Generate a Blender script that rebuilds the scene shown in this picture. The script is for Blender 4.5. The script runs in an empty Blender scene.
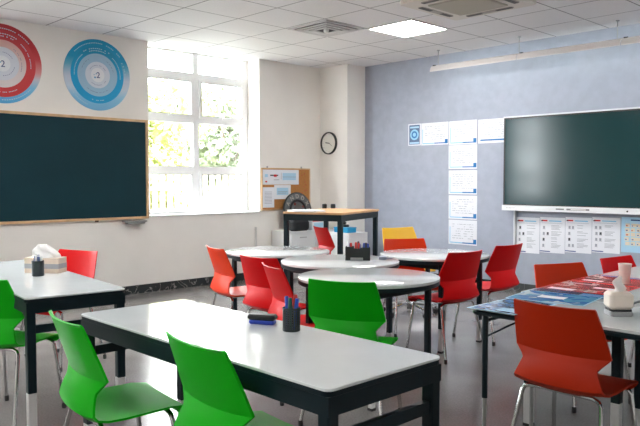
import bpy, math, random
from mathutils import Vector, Matrix
random.seed(7)
S = bpy.context.scene
C = S.collection
PI = math.pi

# ------------------------------------------------------------------ materials
MATS = {}
def lin(c):
    return tuple(((v/255)/12.92 if v/255 <= .04045 else ((v/255+.055)/1.055)**2.4) for v in c)
def mat(name, rgb, rough=.5, metal=0., noise=0., scale=20., coat=0., bump=0., spec=.5, srgb=True, col2=None):
    if name in MATS: return MATS[name]
    m = bpy.data.materials.new(name); m.use_nodes = True
    nt = m.node_tree; b = nt.nodes['Principled BSDF']
    c = lin(rgb) if srgb else rgb
    b.inputs['Base Color'].default_value = (*c, 1)
    b.inputs['Roughness'].default_value = rough
    b.inputs['Metallic'].default_value = metal
    b.inputs['Coat Weight'].default_value = coat
    b.inputs['Specular IOR Level'].default_value = spec
    b.inputs['Coat Roughness'].default_value = .05
    tc = nt.nodes.new('ShaderNodeTexCoord')
    n = nt.nodes.new('ShaderNodeTexNoise'); n.inputs['Scale'].default_value = scale; n.inputs['Detail'].default_value = 5
    nt.links.new(tc.outputs['Object'], n.inputs['Vector'])
    if noise > 0 or col2:
        r = nt.nodes.new('ShaderNodeValToRGB')
        r.color_ramp.elements[0].position = .35; r.color_ramp.elements[1].position = .65
        c2 = lin(col2) if col2 else tuple(min(1, v*(1+noise)) for v in c)
        c1 = c if col2 else tuple(v*(1-noise) for v in c)
        r.color_ramp.elements[0].color = (*c1, 1); r.color_ramp.elements[1].color = (*c2, 1)
        nt.links.new(n.outputs['Fac'], r.inputs['Fac']); nt.links.new(r.outputs['Color'], b.inputs['Base Color'])
    if bump > 0:
        bp = nt.nodes.new('ShaderNodeBump'); bp.inputs['Strength'].default_value = bump; bp.inputs['Distance'].default_value = .002
        nt.links.new(n.outputs['Fac'], bp.inputs['Height']); nt.links.new(bp.outputs['Normal'], b.inputs['Normal'])
    MATS[name] = m
    return m
def emit(name, rgb, st):
    if name in MATS: return MATS[name]
    m = bpy.data.materials.new(name); m.use_nodes = True
    b = m.node_tree.nodes['Principled BSDF']
    b.inputs['Base Color'].default_value = (.8, .8, .8, 1)
    b.inputs['Emission Color'].default_value = (*rgb, 1); b.inputs['Emission Strength'].default_value = st
    MATS[name] = m
    return m
def math_node(nt, op, a, b=None):
    n = nt.nodes.new('ShaderNodeMath'); n.operation = op
    for i, v in enumerate((a, b)):
        if v is None: continue
        if isinstance(v, (int, float)): n.inputs[i].default_value = v
        else: nt.links.new(v, n.inputs[i])
    return n.outputs[0]

# ------------------------------------------------------------------ mesh builder
class MB:
    def __init__(s): s.v = []; s.f = []; s.mi = []; s.sm = []
    def add(s, vs, fs, mi=0, smooth=False):
        o = len(s.v); s.v += [tuple(v) for v in vs]
        for f in fs: s.f.append([o+i for i in f]); s.mi.append(mi); s.sm.append(smooth)
        return s
    def box(s, x0, x1, y0, y1, z0, z1, mi=0, M=None, bev=0.):
        if bev > 0: return s.rbox(x0, x1, y0, y1, z0, z1, bev, mi, M)
        v = [Vector((x, y, z)) for z in (z0, z1) for y in (y0, y1) for x in (x0, x1)]
        if M: v = [M @ p for p in v]
        return s.add(v, [(0,2,3,1), (4,5,7,6), (0,1,5,4), (2,6,7,3), (0,4,6,2), (1,3,7,5)], mi)
    def rbox(s, x0, x1, y0, y1, z0, z1, r, mi=0, M=None, n=3, rc=None):
        # plate with rounded vertical corners (rc) and a small top/bottom chamfer (r)
        rc = rc or r*2
        def ring(ins, z):
            out = []
            for cx, cy, a0 in ((x1-rc, y1-rc, 0), (x0+rc, y1-rc, PI/2), (x0+rc, y0+rc, PI), (x1-rc, y0+rc, 1.5*PI)):
                for k in range(n+1):
                    a = a0+PI/2*k/n; q = max(rc-ins, 1e-4)
                    out.append(Vector((cx+q*math.cos(a), cy+q*math.sin(a), z)))
            return out
        rings = [ring(r, z0), ring(0, z0+r), ring(0, z1-r), ring(r, z1)]
        return s.loft(rings, mi, M)
    def loft(s, rings, mi=0, M=None, cap=True, smooth=False):
        n = len(rings[0]); v = [p for r in rings for p in r]
        if M: v = [M @ Vector(p) for p in v]
        f = []
        for k in range(len(rings)-1):
            for i in range(n):
                j = (i+1) % n
                f.append((k*n+i, k*n+j, (k+1)*n+j, (k+1)*n+i))
        s.add(v, f, mi, smooth)
        if cap:
            o = len(s.v)-len(v)
            s.f.append([o+i for i in reversed(range(n))]); s.mi.append(mi); s.sm.append(False)
            s.f.append([o+(len(rings)-1)*n+i for i in range(n)]); s.mi.append(mi); s.sm.append(False)
        return s
    def tube(s, pts, r, n=8, mi=0, M=None):
        pts = [Vector(p) for p in pts]; rings = []
        rr = r if isinstance(r, (list, tuple)) else [r]*len(pts)
        up = None
        for i, p in enumerate(pts):
            d = (pts[min(i+1, len(pts)-1)]-pts[max(i-1, 0)]).normalized()
            if up is None:
                up = Vector((0, 0, 1)) if abs(d.z) < .9 else Vector((1, 0, 0))
            a = d.cross(up).normalized(); b = a.cross(d).normalized(); up = b
            rings.append([p+a*rr[i]*math.cos(2*PI*k/n)+b*rr[i]*math.sin(2*PI*k/n) for k in range(n)])
        return s.loft(rings, mi, M, smooth=True)
    def lathe(s, prof, n=24, mi=0, M=None, cap=True):
        rings = [[Vector((r*math.cos(2*PI*k/n), r*math.sin(2*PI*k/n), z)) for k in range(n)] for r, z in prof]
        return s.loft(rings, mi, M, cap=cap, smooth=True)
    def build(s, name, mats, parent=None, loc=None, rot=None):
        me = bpy.data.meshes.new(name); me.from_pydata(s.v, [], s.f)
        for m in (mats if isinstance(mats, (list, tuple)) else [mats]): me.materials.append(m)
        for p, i, q in zip(me.polygons, s.mi, s.sm): p.material_index = i; p.use_smooth = q
        import bmesh
        bm = bmesh.new(); bm.from_mesh(me); bmesh.ops.recalc_face_normals(bm, faces=bm.faces); bm.to_mesh(me); bm.free()
        me.update()
        if any(s.sm):
            try: me.set_sharp_from_angle(angle=math.radians(40))
            except Exception: pass
        o = bpy.data.objects.new(name, me); C.objects.link(o)
        if parent: o.parent = parent
        if loc: o.location = loc
        if rot is not None: o.rotation_euler = (0, 0, rot)
        return o

def tag(o, label, cat, group=None, kind=None):
    o['label'] = label; o['category'] = cat
    if group: o['group'] = group
    if kind: o['kind'] = kind
    return o
def struct(o): o['kind'] = 'structure'; return o
def thing(name, label, cat, loc=(0,0,0), rz=0, group=None):
    o = bpy.data.objects.new(name, None); C.objects.link(o); o.empty_display_size = .1
    o.location = loc; o.rotation_euler = (0, 0, rz)
    return tag(o, label, cat, group)
def copy_tree(o, parent=None):
    c = o.copy(); C.objects.link(c)
    if parent: c.parent = parent
    for ch in list(o.children): copy_tree(ch, c)
    return c
def text_mesh(txt, size, m, ext=.001):
    cu = bpy.data.curves.new('t', 'FONT'); cu.body = txt; cu.size = size; cu.extrude = ext
    cu.align_x = 'CENTER'; cu.align_y = 'CENTER'
    o = bpy.data.objects.new('t', cu); C.objects.link(o)
    bpy.context.view_layer.update()
    me = bpy.data.meshes.new_from_object(o.evaluated_get(bpy.context.evaluated_depsgraph_get()))
    bpy.data.objects.remove(o); bpy.data.curves.remove(cu)
    me.materials.clear(); me.materials.append(m)
    return me

# ------------------------------------------------------------------ palette
frame_dark = mat('dark_green_steel', (2, 26, 34), .45, noise=.1, spec=.3)
black_p = mat('black_plastic', (20, 24, 27), .4)
white_leg = mat('white_leg_sleeve', (205, 205, 205), .4)
top_glass = mat('white_gloss_laminate', (222, 227, 229), .10, coat=.1, noise=.02, scale=6)
top_edge = mat('pale_table_edge', (185, 192, 195), .3)
chrome = mat('chrome', (190, 190, 190), .18, metal=1.)
white_p = mat('white_plastic', (225, 225, 225), .4)
paper_w = mat('white_paper', (222, 225, 232), .7)
ink_grey = mat('grey_print', (150, 155, 165), .7)
ink_dark = mat('dark_print', (60, 65, 75), .7)
ink_blue = mat('blue_print', (20, 110, 175), .6)
ink_lblue = mat('light_blue_print', (120, 190, 225), .6)
ink_red = mat('red_print', (205, 35, 40), .6)
wood = mat('pale_wood', (205, 170, 130), .5, noise=.12, scale=9)
cork = mat('cork', (178, 122, 68), .9, noise=.2, scale=160, bump=.3)
alu = mat('aluminium', (170, 172, 172), .35, metal=.7)

# ------------------------------------------------------------------ room dimensions
XL, YB, XR, YN, ZC = -7.55, 7.70, 1.6, -2.6, 3.05
CX, CY = -6.985, 7.32      # corner pillar
W1 = (4.41, 6.14, .92)      # window y0, y1, sill
W2 = (.52, 2.25, .92)       # its twin on the other side of the blackboard
wall_m = mat('warm_white_wall_paint', (232, 229, 224), .65, noise=.02, scale=3, bump=.05)
blue_m = mat('blue_grey_wall_paint', (158, 165, 180), .75, noise=.045, scale=9, bump=.2)

def floor_mat():
    m = bpy.data.materials.new('polished_grey_floor'); m.use_nodes = True; nt = m.node_tree
    b = nt.nodes['Principled BSDF']; tc = nt.nodes.new('ShaderNodeTexCoord')
    n1 = nt.nodes.new('ShaderNodeTexNoise'); n1.inputs['Scale'].default_value = 1.3; n1.inputs['Detail'].default_value = 6
    n2 = nt.nodes.new('ShaderNodeTexNoise'); n2.inputs['Scale'].default_value = 90; n2.inputs['Detail'].default_value = 3
    mx = nt.nodes.new('ShaderNodeMix'); mx.inputs[0].default_value = .35
    nt.links.new(tc.outputs['Object'], n1.inputs['Vector']); nt.links.new(tc.outputs['Object'], n2.inputs['Vector'])
    nt.links.new(n1.outputs['Fac'], mx.inputs[2]); nt.links.new(n2.outputs['Fac'], mx.inputs[3])
    r = nt.nodes.new('ShaderNodeValToRGB')
    r.color_ramp.elements[0].position = .38; r.color_ramp.elements[1].position = .62
    r.color_ramp.elements[0].color = (*lin((104, 101, 100)), 1); r.color_ramp.elements[1].color = (*lin((130, 127, 126)), 1)
    nt.links.new(mx.outputs[0], r.inputs['Fac']); nt.links.new(r.outputs['Color'], b.inputs['Base Color'])
    b.inputs['Roughness'].default_value = .22
    return m
def ceiling_mat():
    m = bpy.data.materials.new('ceiling_tile'); m.use_nodes = True; nt = m.node_tree
    b = nt.nodes['Principled BSDF']; b.inputs['Roughness'].default_value = .8
    tc = nt.nodes.new('ShaderNodeTexCoord'); sp = nt.nodes.new('ShaderNodeSeparateXYZ')
    nt.links.new(tc.outputs['Object'], sp.inputs[0])
    ds = []
    for ax, o, p in ((0, 7.10, .625), (1, -3.17, .655)):
        u = math_node(nt, 'DIVIDE', math_node(nt, 'ADD', sp.outputs[ax], o), p)
        fr = math_node(nt, 'FRACT', math_node(nt, 'ADD', u, 20.5))
        d = math_node(nt, 'MULTIPLY', math_node(nt, 'ABSOLUTE', math_node(nt, 'SUBTRACT', fr, .5)), p)
        ds.append(d)
    d = math_node(nt, 'MINIMUM', ds[0], ds[1])
    line = math_node(nt, 'LESS_THAN', d, .0065)
    n = nt.nodes.new('ShaderNodeTexNoise'); n.inputs['Scale'].default_value = 60
    nt.links.new(tc.outputs['Object'], n.inputs['Vector'])
    r = nt.nodes.new('ShaderNodeValToRGB')
    r.color_ramp.elements[0].color = (*lin((222, 221, 223)), 1); r.color_ramp.elements[1].color = (*lin((236, 235, 236)), 1)
    nt.links.new(n.outputs['Fac'], r.inputs['Fac'])
    mx = nt.nodes.new('ShaderNodeMix'); mx.data_type = 'RGBA'
    nt.links.new(line, mx.inputs[0]); nt.links.new(r.outputs['Color'], mx.inputs[6]); mx.inputs[7].default_value = (*lin((135, 133, 136)), 1)
    nt.links.new(mx.outputs[2], b.inputs['Base Color'])
    return m
fl = MB().box(XL-.36, XR+.2, YN-.2, YB+.2, -.2, 0).build('floor', floor_mat()); struct(fl)
ce = MB().box(XL-.36, XR+.2, YN-.2, YB+.2, ZC, ZC+.2).build('ceiling', ceiling_mat()); struct(ce)
# left wall with two window openings
w = MB(); T = .36
def seg(y0, y1, z0, z1): w.box(XL-T, XL, y0, y1, z0, z1)
seg(YN-.2, W2[0], 0, ZC); seg(W2[0], W2[1], 0, W2[2]); seg(W2[1], W1[0], 0, ZC)
seg(W1[0], W1[1], 0, W1[2]); seg(W1[1], YB+.2, 0, ZC)
struct(w.build('wall_left', wall_m))
struct(MB().box(XL, XR+.2, YB, YB+.2, 0, ZC).build('wall_back', blue_m))
struct(MB().box(XR, XR+.2, YN, YB, 0, ZC).build('wall_right', wall_m))
struct(MB().box(XL, XR+.2, YN-.2, YN, 0, ZC).build('wall_near', wall_m))
struct(MB().box(XL, CX, CY, YB, 0, ZC).build('wall_corner', wall_m))
marble = mat('dark_marble_skirting', (46, 50, 52), .25, col2=(40, 44, 46))
def veins(m):
    nt = m.node_tree; b = nt.nodes['Principled BSDF']
    tc = nt.nodes.new('ShaderNodeTexCoord'); wv = nt.nodes.new('ShaderNodeTexNoise')
    wv.inputs['Scale'].default_value = 3.; wv.inputs['Detail'].default_value = 8; wv.inputs['Distortion'].default_value = 1.5
    nt.links.new(tc.outputs['Object'], wv.inputs['Vector'])
    a = math_node(nt, 'ABSOLUTE', math_node(nt, 'SUBTRACT', wv.outputs['Fac'], .5))
    r = nt.nodes.new('ShaderNodeValToRGB')
    r.color_ramp.elements[0].position = 0; r.color_ramp.elements[0].color = (*lin((150, 150, 148)), 1)
    r.color_ramp.elements[1].position = .012; r.color_ramp.elements[1].color = (*lin((44, 49, 50)), 1)
    nt.links.new(a, r.inputs['Fac']); nt.links.new(r.outputs['Color'], b.inputs['Base Color'])
veins(marble)
struct(MB().box(XL, XL+.014, YN, CY, 0, .10).build('baseboard_left', marble))
bb = MB(); bb.box(XL+.014, CX+.014, CY-.014, CY, 0, .10); bb.box(CX, CX+.014, CY, YB, 0, .10)
struct(bb.build('baseboard_corner', marble))
struct(MB().box(CX+.014, XR, YB-.014, YB, 0, .10).build('baseboard_back', marble))

# ------------------------------------------------------------------ windows
upvc = mat('white_window_frame', (235, 236, 236), .35)
gasket = mat('grey_gasket', (150, 150, 150), .6)
glass = bpy.data.materials.new('clear_pane'); glass.use_nodes = True
nt = glass.node_tree; nt.nodes.clear()
o_ = nt.nodes.new('ShaderNodeOutputMaterial'); mx = nt.nodes.new('ShaderNodeMixShader'); tr = nt.nodes.new('ShaderNodeBsdfTransparent'); gl = nt.nodes.new('ShaderNodeBsdfGlossy')
gl.inputs['Roughness'].default_value = .02; mx.inputs[0].default_value = .06
nt.links.new(tr.outputs[0], mx.inputs[1]); nt.links.new(gl.outputs[0], mx.inputs[2]); nt.links.new(mx.outputs[0], o_.inputs[0])
def window(n, y0, y1, zs):
    root = bpy.data.objects.new('window_%d' % n, None); C.objects.link(root); root.location = (XL-.30, (y0+y1)/2, zs); struct(root)
    yc = (y0+y1)/2; fx0, fx1 = -.035, .035
    ym = -(y1-y0)/2, (y1-y0)/2; H = ZC-zs
    f = MB()
    f.box(fx0, fx1, ym[0], ym[0]+.075, 0, H); f.box(fx0, fx1, ym[1]-.075, ym[1], 0, H); f.box(fx0, fx1, -.045, .045, 0, H)
    rows = [(0, .04), (.565, .635), (1.205, 1.275), (1.785, 1.865), (H-.02, H)]
    for a, b in rows: f.box(fx0+.002, fx1-.002, ym[0]+.01, ym[1]-.01, a, b)
    f.build('window_frame', upvc, root)
    for k, (za, zb) in enumerate(((.04, .565), (.635, 1.205), (1.275, 1.785), (1.865, H-.02))):
        for sgn in (0, 1):
            a, b = (ym[0]+.075, -.045) if sgn == 0 else (.045, ym[1]-.075)
            if k in (0, 2):
                s = MB(); t = .034
                s.box(-.02, .055, a, a+t, za, zb); s.box(-.02, .055, b-t, b, za, zb)
                s.box(-.02, .0545, a+t, b-t, za, za+t); s.box(-.02, .0545, a+t, b-t, zb-t, zb)
                sash = s.build('sash', upvc, root)
                g = MB(); q = .006
                g.box(.0, .0565, a+t, a+t+q, za+t, zb-t); g.box(.0, .0565, b-t-q, b-t, za+t, zb-t)
                g.box(.0, .0565, a+t+q, b-t-q, za+t, za+t+q); g.box(.0, .0565, a+t+q, b-t-q, zb-t-q, zb-t)
                g.build('gasket', gasket, sash)
                h = MB(); h.box(.055, .075, (a+b)/2-.012, (a+b)/2+.012, za+.01, za+.035); h.box(.07, .085, (a+b)/2-.012, (a+b)/2+.10, za+.014, za+.03)
                h.build('handle', upvc, sash)
                MB().box(-.004, .004, a+t, b-t, za+t, zb-t).build('pane', glass, sash)
            else:
                MB().box(-.004, .004, a, b, za, zb).build('pane', glass, root)
    MB().box(.035, .325, ym[0], ym[1], -.0, .018).build('window_sill', upvc, root)
    return root
window(1, *W1); window(2, *W2)

# ------------------------------------------------------------------ blackboard
slate = mat('dark_teal_writing_surface', (8, 50, 60), .6, spec=.25, noise=.06, scale=2.5)
bb = thing('blackboard', 'long dark teal blackboard with pale wooden frame on the white wall beside the window', 'blackboard', (XL, 3.345, .905))
y0, y1, z1 = -1.035, 1.035, 1.19
MB().box(.004, .02, y0+.02, y1-.02, .02, z1-.02).build('writing_surface', slate, bb)
fr = MB(); fr.box(0, .035, y0, y0+.028, 0, z1); fr.box(0, .035, y1-.028, y1, 0, z1); fr.box(0, .036, y0+.028, y1-.028, 0, .028); fr.box(0, .036, y0+.028, y1-.028, z1-.028, z1)
fr.build('frame', wood, bb)
tr_ = MB(); tr_.rbox(.001, .10, .685, .985, -.035, -.012, .006, rc=.02); tr_.rbox(.02, .10, .715, .955, -.055, -.035, .006, rc=.02); tr_.build('chalk_tray', alu, bb)
bk = MB(); bk.box(.001, .03, .355, .385, -.018, 0); bk.build('bracket', mat('dark_clip', (60, 50, 45), .6), bb)

# ------------------------------------------------------------------ circle posters
def ring_mat(name, R, spec):
    # spec: list of (outer radius fraction, top colour, bottom colour); printed colours run from top to foot of the disc
    m = bpy.data.materials.new(name); m.use_nodes = True; nt = m.node_tree; b = nt.nodes['Principled BSDF']
    b.inputs['Roughness'].default_value = .5
    tc = nt.nodes.new('ShaderNodeTexCoord'); sp = nt.nodes.new('ShaderNodeSeparateXYZ'); nt.links.new(tc.outputs['Object'], sp.inputs[0])
    y, z = sp.outputs[1], sp.outputs[2]
    rr = math_node(nt, 'SQRT', math_node(nt, 'ADD', math_node(nt, 'MULTIPLY', y, y), math_node(nt, 'MULTIPLY', z, z)))
    rad = math_node(nt, 'DIVIDE', rr, R)
    h = math_node(nt, 'ADD', math_node(nt, 'DIVIDE', z, 2*R), .5)
    prev = None
    for fo, stops in spec:   # from outermost inward
        r = nt.nodes.new('ShaderNodeValToRGB'); e = r.color_ramp.elements
        e[0].position = stops[0][0]; e[0].color = (*lin(stops[0][1]), 1); e[1].position = stops[-1][0]; e[1].color = (*lin(stops[-1][1]), 1)
        for p, c in stops[1:-1]: q = e.new(p); q.color = (*lin(c), 1)
        nt.links.new(h, r.inputs['Fac'])
        if prev is None: prev = r.outputs['Color']; continue
        mx = nt.nodes.new('ShaderNodeMix'); mx.data_type = 'RGBA'
        nt.links.new(math_node(nt, 'LESS_THAN', rad, fo), mx.inputs[0])
        nt.links.new(prev, mx.inputs[6]); nt.links.new(r.outputs['Color'], mx.inputs[7]); prev = mx.outputs[2]
    nt.links.new(prev, b.inputs['Base Color'])
    return m
def circle_poster(label, yc, zc, R, spec, name, ticks):
    root = thing('round_poster', label, 'poster', (XL, yc, zc), 0)
    d = MB(); M = Matrix.Rotation(PI/2, 4, 'Y')
    d.lathe([(R, 0), (R, .006)], 72, M=M)
    d.build('disc', ring_mat(name, R, spec), root)
    wt = MB()
    for r, a0, a1, n, mi in ticks:
        k = a0
        rnd = random.Random(int(r*1000))
        for i in range(n):
            a = math.radians(a0+(a1-a0)*(i+.5)/n)
            if rnd.random() < .15: continue
            hh = .009 if mi == 0 else .005; ww = abs(a1-a0)/n*PI/180*r*.30
            Mx = Matrix.Translation((0.0065, math.sin(a)*r*R/R, math.cos(a)*r))@Matrix.Rotation(-a, 4, 'X')
            wt.box(-.0005, .0012, -ww, ww, -hh/2, hh/2, mi, Mx)
    lt = wt.build('lettering', [mat('pale_lettering', (170, 205, 218), .6), mat('slate_lettering', (95, 110, 150), .6)], root)
    lt['kind'] = 'stuff'
    me = text_mesh('2', .095, mat('navy_emblem', (25, 55, 120), .5))
    em = bpy.data.objects.new('emblem', me); C.objects.link(em); em.parent = root
    em.matrix_local = Matrix.Translation((.008, .005, -.005))@Matrix(((0,0,1,0),(1,0,0,0),(0,1,0,0),(0,0,0,1)))
    dots = MB()
    for yy, zz, rad in ((-.035, -.03, .010), (-.02, .012, .006), (-.045, 0, .005)):
        dots.lathe([(rad, .0065), (rad, .0085)], 12, M=Matrix.Translation((0, yy, zz))@M)
    dots.build('emblem_dots', mat('emblem_teal', (60, 150, 190), .5), root)
TL = (0, 146, 192)
circle_poster('round turquoise-blue ringed poster above the blackboard, nearer the window', 3.757, 2.575, .405,
  [(1, [(.0, (110, 175, 215)), (.18, (130, 190, 222)), (.32, (190, 205, 220)), (.45, (190, 200, 215)), (.62, (90, 165, 195)), (.72, TL)]),
   (.80, [(0, (0, 156, 212)), (.5, (0, 158, 210)), (.8, (0, 140, 184))]),
   (.60, [(0, (150, 190, 215)), (1, (150, 182, 205))]), (.37, [(0, (205, 212, 222)), (1, (200, 208, 220))]), (.2, [(0, (222, 225, 230)), (1, (222, 225, 230))])],
  'blue_rings', [(.362, -50, 50, 30, 0), (.345, 60, 85, 8, 0), (.30, -35, 30, 14, 0), (.275, -22, 22, 10, 0), (.28, 40, 95, 18, 0), (.28, 265, 320, 16, 0), (.29, 165, 195, 9, 0), (.365, 200, 235, 10, 0), (.2, 30, 75, 12, 1), (.2, 285, 330, 12, 1), (.2, 140, 220, 20, 1), (.11, -60, 60, 14, 1), (.115, 120, 240, 14, 1)])
circle_poster('round red and light-blue ringed poster at the left edge, above the blackboard', 2.70, 2.583, .412,
  [(1, [(.0, (70, 160, 215)), (.22, (120, 190, 225)), (.34, (200, 200, 210)), (.42, (215, 150, 150)), (.6, (195, 60, 65)), (.75, (175, 35, 45))]),
   (.84, [(0, (190, 45, 50)), (.45, (200, 60, 65)), (1, (175, 40, 50))]),
   (.60, [(0, (215, 210, 212)), (.4, (215, 205, 205)), (.75, (205, 160, 155)), (1, (200, 130, 125))]), (.42, [(0, (205, 210, 220)), (1, (205, 210, 220))]), (.2, [(0, (222, 225, 230)), (1, (222, 225, 230))])],
  'red_rings', [(.365, -50, 50, 30, 0), (.31, -30, 30, 14, 0), (.285, -20, 25, 11, 0), (.295, 40, 95, 18, 0), (.295, 150, 200, 16, 0), (.375, 130, 220, 24, 0), (.20, 30, 110, 16, 1), (.2, 285, 330, 12, 1), (.12, -60, 60, 14, 1), (.125, 100, 240, 14, 1)])

# ------------------------------------------------------------------ flat sheets
SHEETM = [paper_w, ink_grey, ink_dark, ink_blue, ink_lblue, ink_red, mat('sheet_teal', (20, 140, 170), .6), mat('sheet_tan', (222, 205, 180), .6), mat('sheet_pale_blue', (165, 205, 228), .6), mat('sheet_navy', (40, 70, 130), .6), mat('sheet_slate', (80, 105, 140), .6)]
def sheet(name, w, h, marks, base=0, th=.003):
    # a thin sheet in local XY (x across, y up), normal +Z, printed marks lie on its face
    m = MB(); m.box(-w/2, w/2, -h/2, h/2, 0, th, base)
    for i, (u0, v0, u1, v1, c) in enumerate(marks):
        z = th+.0004+.00002*i
        x0, x1, y0, y1 = -w/2+u0*w, -w/2+u1*w, -h/2+v0*h, -h/2+v1*h
        m.add([(x0, y0, z), (x1, y0, z), (x1, y1, z), (x0, y1, z)], [(0, 1, 2, 3)], c)
    return m.build(name, SHEETM)
def on_back(o, xc, zc, y=YB, rz=0.):   # hang on the back wall, facing into the room
    o.matrix_world = Matrix.Translation((xc, y, zc))@Matrix(((1,0,0,0),(0,0,-1,0),(0,1,0,0),(0,0,0,1)))@Matrix.Rotation(rz, 4, 'Z')
def on_left(o, yc, zc, x=XL, rz=0.):
    o.matrix_world = Matrix.Translation((x, yc, zc))@Matrix(((0,0,1,0),(1,0,0,0),(0,1,0,0),(0,0,0,1)))@Matrix.Rotation(rz, 4, 'Z')
def doodle(seed):
    r = random.Random(seed); out = []
    for row in range(7):
        v = .82-row*.095; u = .14
        while u < .86:
            l = r.uniform(.03, .13)
            if r.random() < .7: out.append((u, v, min(u+l, .88), v+.018, 1))
            u += l+.03
    return out
def corner_marks(seed): return doodle(seed)+[(.05, .06, .98, .095, 4), (.5, .055, .98, .10, 3), (.88, .05, .985, .24, 3), (.045, .1, .065, .72, 4)]
GS = 'handwritten charts arranged in a T on the blue-grey wall'
s = sheet('round_logo_card', .22, .30, [(.08, .05, .92, .95, 10), (.15, .8, .85, .88, 8), (.12, .08, .88, .16, 8)], 0)
on_back(s, -6.053, 2.003); tag(s, 'small portrait card with a blue round emblem, leftmost in the row of wall charts', 'poster')
card_disc = MB(); card_disc.lathe([(.075, .0037), (.075, .0042)], 28, 0); card_disc.lathe([(.05, .0043), (.05, .0048)], 28, 1); card_disc.lathe([(.028, .0049), (.028, .0053)], 20, 0)
d = card_disc.build('round_emblem', [mat('emblem_light', (140, 195, 225), .6), mat('emblem_blue', (40, 110, 170), .6)]); d.parent = s
for k, (x0, x1, z0, z1, lab) in enumerate([
    (-5.935, -5.485, 1.85, 2.152, 'white handwritten chart with blue corner, between the small emblem card and the next chart'),
    (-5.471, -5.041, 1.84, 2.151, 'white handwritten chart with blue corner, top of the vertical column of charts'),
    (-5.02, -4.60, 1.842, 2.145, 'white handwritten chart touching the big screen at the right end of the row'),
    (-5.476, -5.035, 1.52, 1.832, 'white handwritten chart with blue corner, second from top in the column of charts'),
    (-5.473, -5.032, 1.185, 1.50, 'white handwritten chart with blue corner, third from top in the column of charts'),
    (-5.47, -5.029, .857, 1.17, 'white handwritten chart with blue corner, fourth from top in the column of charts'),
    (-5.467, -5.026, .52, .845, 'white handwritten chart with blue corner, lowest of the column of charts')]):
    s = sheet('wall_chart', x1-x0, z1-z0, corner_marks(k+3) if k != 2 else doodle(9)+[(.08, .1, 1, .16, 3)])
    on_back(s, (x0+x1)/2, (z0+z1)/2, rz=0); tag(s, lab, 'wall chart', GS)
def notice(seed):
    r = random.Random(seed)
    out = [(.06, .885, .30, .925, 5), (.04, .88, .12, .91, 2), (.36, .885, .86, .915, 4), (.06, .835, .9, .842, 1), (.0, .022, .42, .05, 9)]
    for k in range(4):
        v = .66-k*.17
        for j in range(4):
            if r.random() < .9: out.append((.46, v+.035*j, .46+r.uniform(.2, .42), v+.035*j+.012, 1))
        for j in range(r.randint(1, 2)):
            u = .10+.15*j+r.uniform(0, .03); out.append((u, v+.015, u+.08, v+.09, r.choice((1, 1, 2))))
            out.append((u-.02, v, u+.1, v+.01, 1))
    return out
GN = 'notice posters in the row below the screen'
for k, (x0, x1, z0, z1, lab) in enumerate([
    (-4.455, -4.148, .482, .916, 'white notice poster with red heading, leftmost below the screen, beside the white upright'),
    (-4.140, -3.826, .506, .928, 'white notice poster with red heading, second in the row below the screen'),
    (-3.820, -3.506, .530, .94, 'white notice poster with red heading, third in the row below the screen'),
    (-3.500, -3.184, .553, .951, 'white notice poster with red heading, fourth in the row, next to the pale blue poster')]):
    s = sheet('notice_poster', x1-x0, z1-z0, notice(k+20)); on_back(s, (x0+x1)/2, (z0+z1)/2); tag(s, lab, 'poster', GN)
r = random.Random(5); mk = [(.28, .9, .8, .94, 9)]
for i in range(5):
    for j in range(5):
        u, v = .12+.16*i+r.uniform(-.02, .02), .2+.13*j
        mk.append((u, v, u+.13, v+.10, 7)); mk.append((u+.02, v+.02, u+.05+r.uniform(0, .03), v+.05, r.choice((5, 3, 6, 9, 7))))
s = sheet('picture_poster', .36, .385, mk, 8); on_back(s, -2.99, .772); tag(s, 'pale blue poster with many small coloured pictures, right end of row below the screen', 'poster')

# cork board with papers
cb = thing('cork_board', 'cork pin board with wooden frame on the wall between window and corner', 'pin board', (XL, 6.628, 1.245))
MB().box(.002, .014, -.452, .452, -.285, .285).build('cork_panel', cork, cb)
f = MB(); f.box(0, .022, -.465, -.447, -.30, .30); f.box(0, .022, .447, .465, -.30, .30); f.box(0, .0225, -.447, .447, -.30, -.282); f.box(0, .0225, -.447, .447, .282, .30)
f.build('frame', wood, cb)
MB().box(0, .01, -.36, -.34, .30, .325).build('hanger', alu, cb); MB().box(0, .01, .29, .31, .30, .325).build('hanger', alu, cb)
for a, b in ((.36, .10), (.38, .06), (.34, .03), (.36, -.03), (.30, -.06), (.335, -.1), (.26, -.12), (.39, -.02), (.22, -.06), (.3, .2), (.35, .22)):
    MB().lathe([(.006, .014), (.006, .022)], 8, M=Matrix.Translation((0, a, b))@Matrix.Rotation(PI/2, 4, 'Y')).build('push_pin', mat('red_pin', (190, 30, 50), .4), cb)
for (a, b, c, d, mk, lab, nm) in [
    (6.182, 6.866, 1.309, 1.521, [(.06, .5, .14, .7, 8), (.07, .15, .12, .25, 5), (.2, .58, .42, .66, 2), (.3, .52, .38, .68, 5), (.3, .3, .45, .34, 1), (.5, .35, .51, .8, 1), (.54, .3, .92, .78, 8), (.54, .5, .92, .53, 1)], 'wide white printed sheet with small red print across the top of the cork board', 'pinned_sheet'),
    (6.395, 6.708, 1.10, 1.303, [(.15, .3, .85, .8, 8), (.2, .5, .8, .54, 1), (.2, .4, .7, .43, 1)], 'small printed sheet with pale blue block, pinned in middle of the cork board', 'pinned_sheet'),
    (6.185, 6.394, .985, 1.272, [(.15, .2+.07*i, .8, .22+.07*i, 1) for i in range(9)], 'portrait list of grey text at the lower left of the cork board', 'pinned_sheet')]:
    s = sheet(nm, b-a, d-c, mk, th=.002); on_left(s, (a+b)/2, (c+d)/2, XL+.0145); tag(s, lab, 'paper', 'papers pinned to the cork board')

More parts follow.
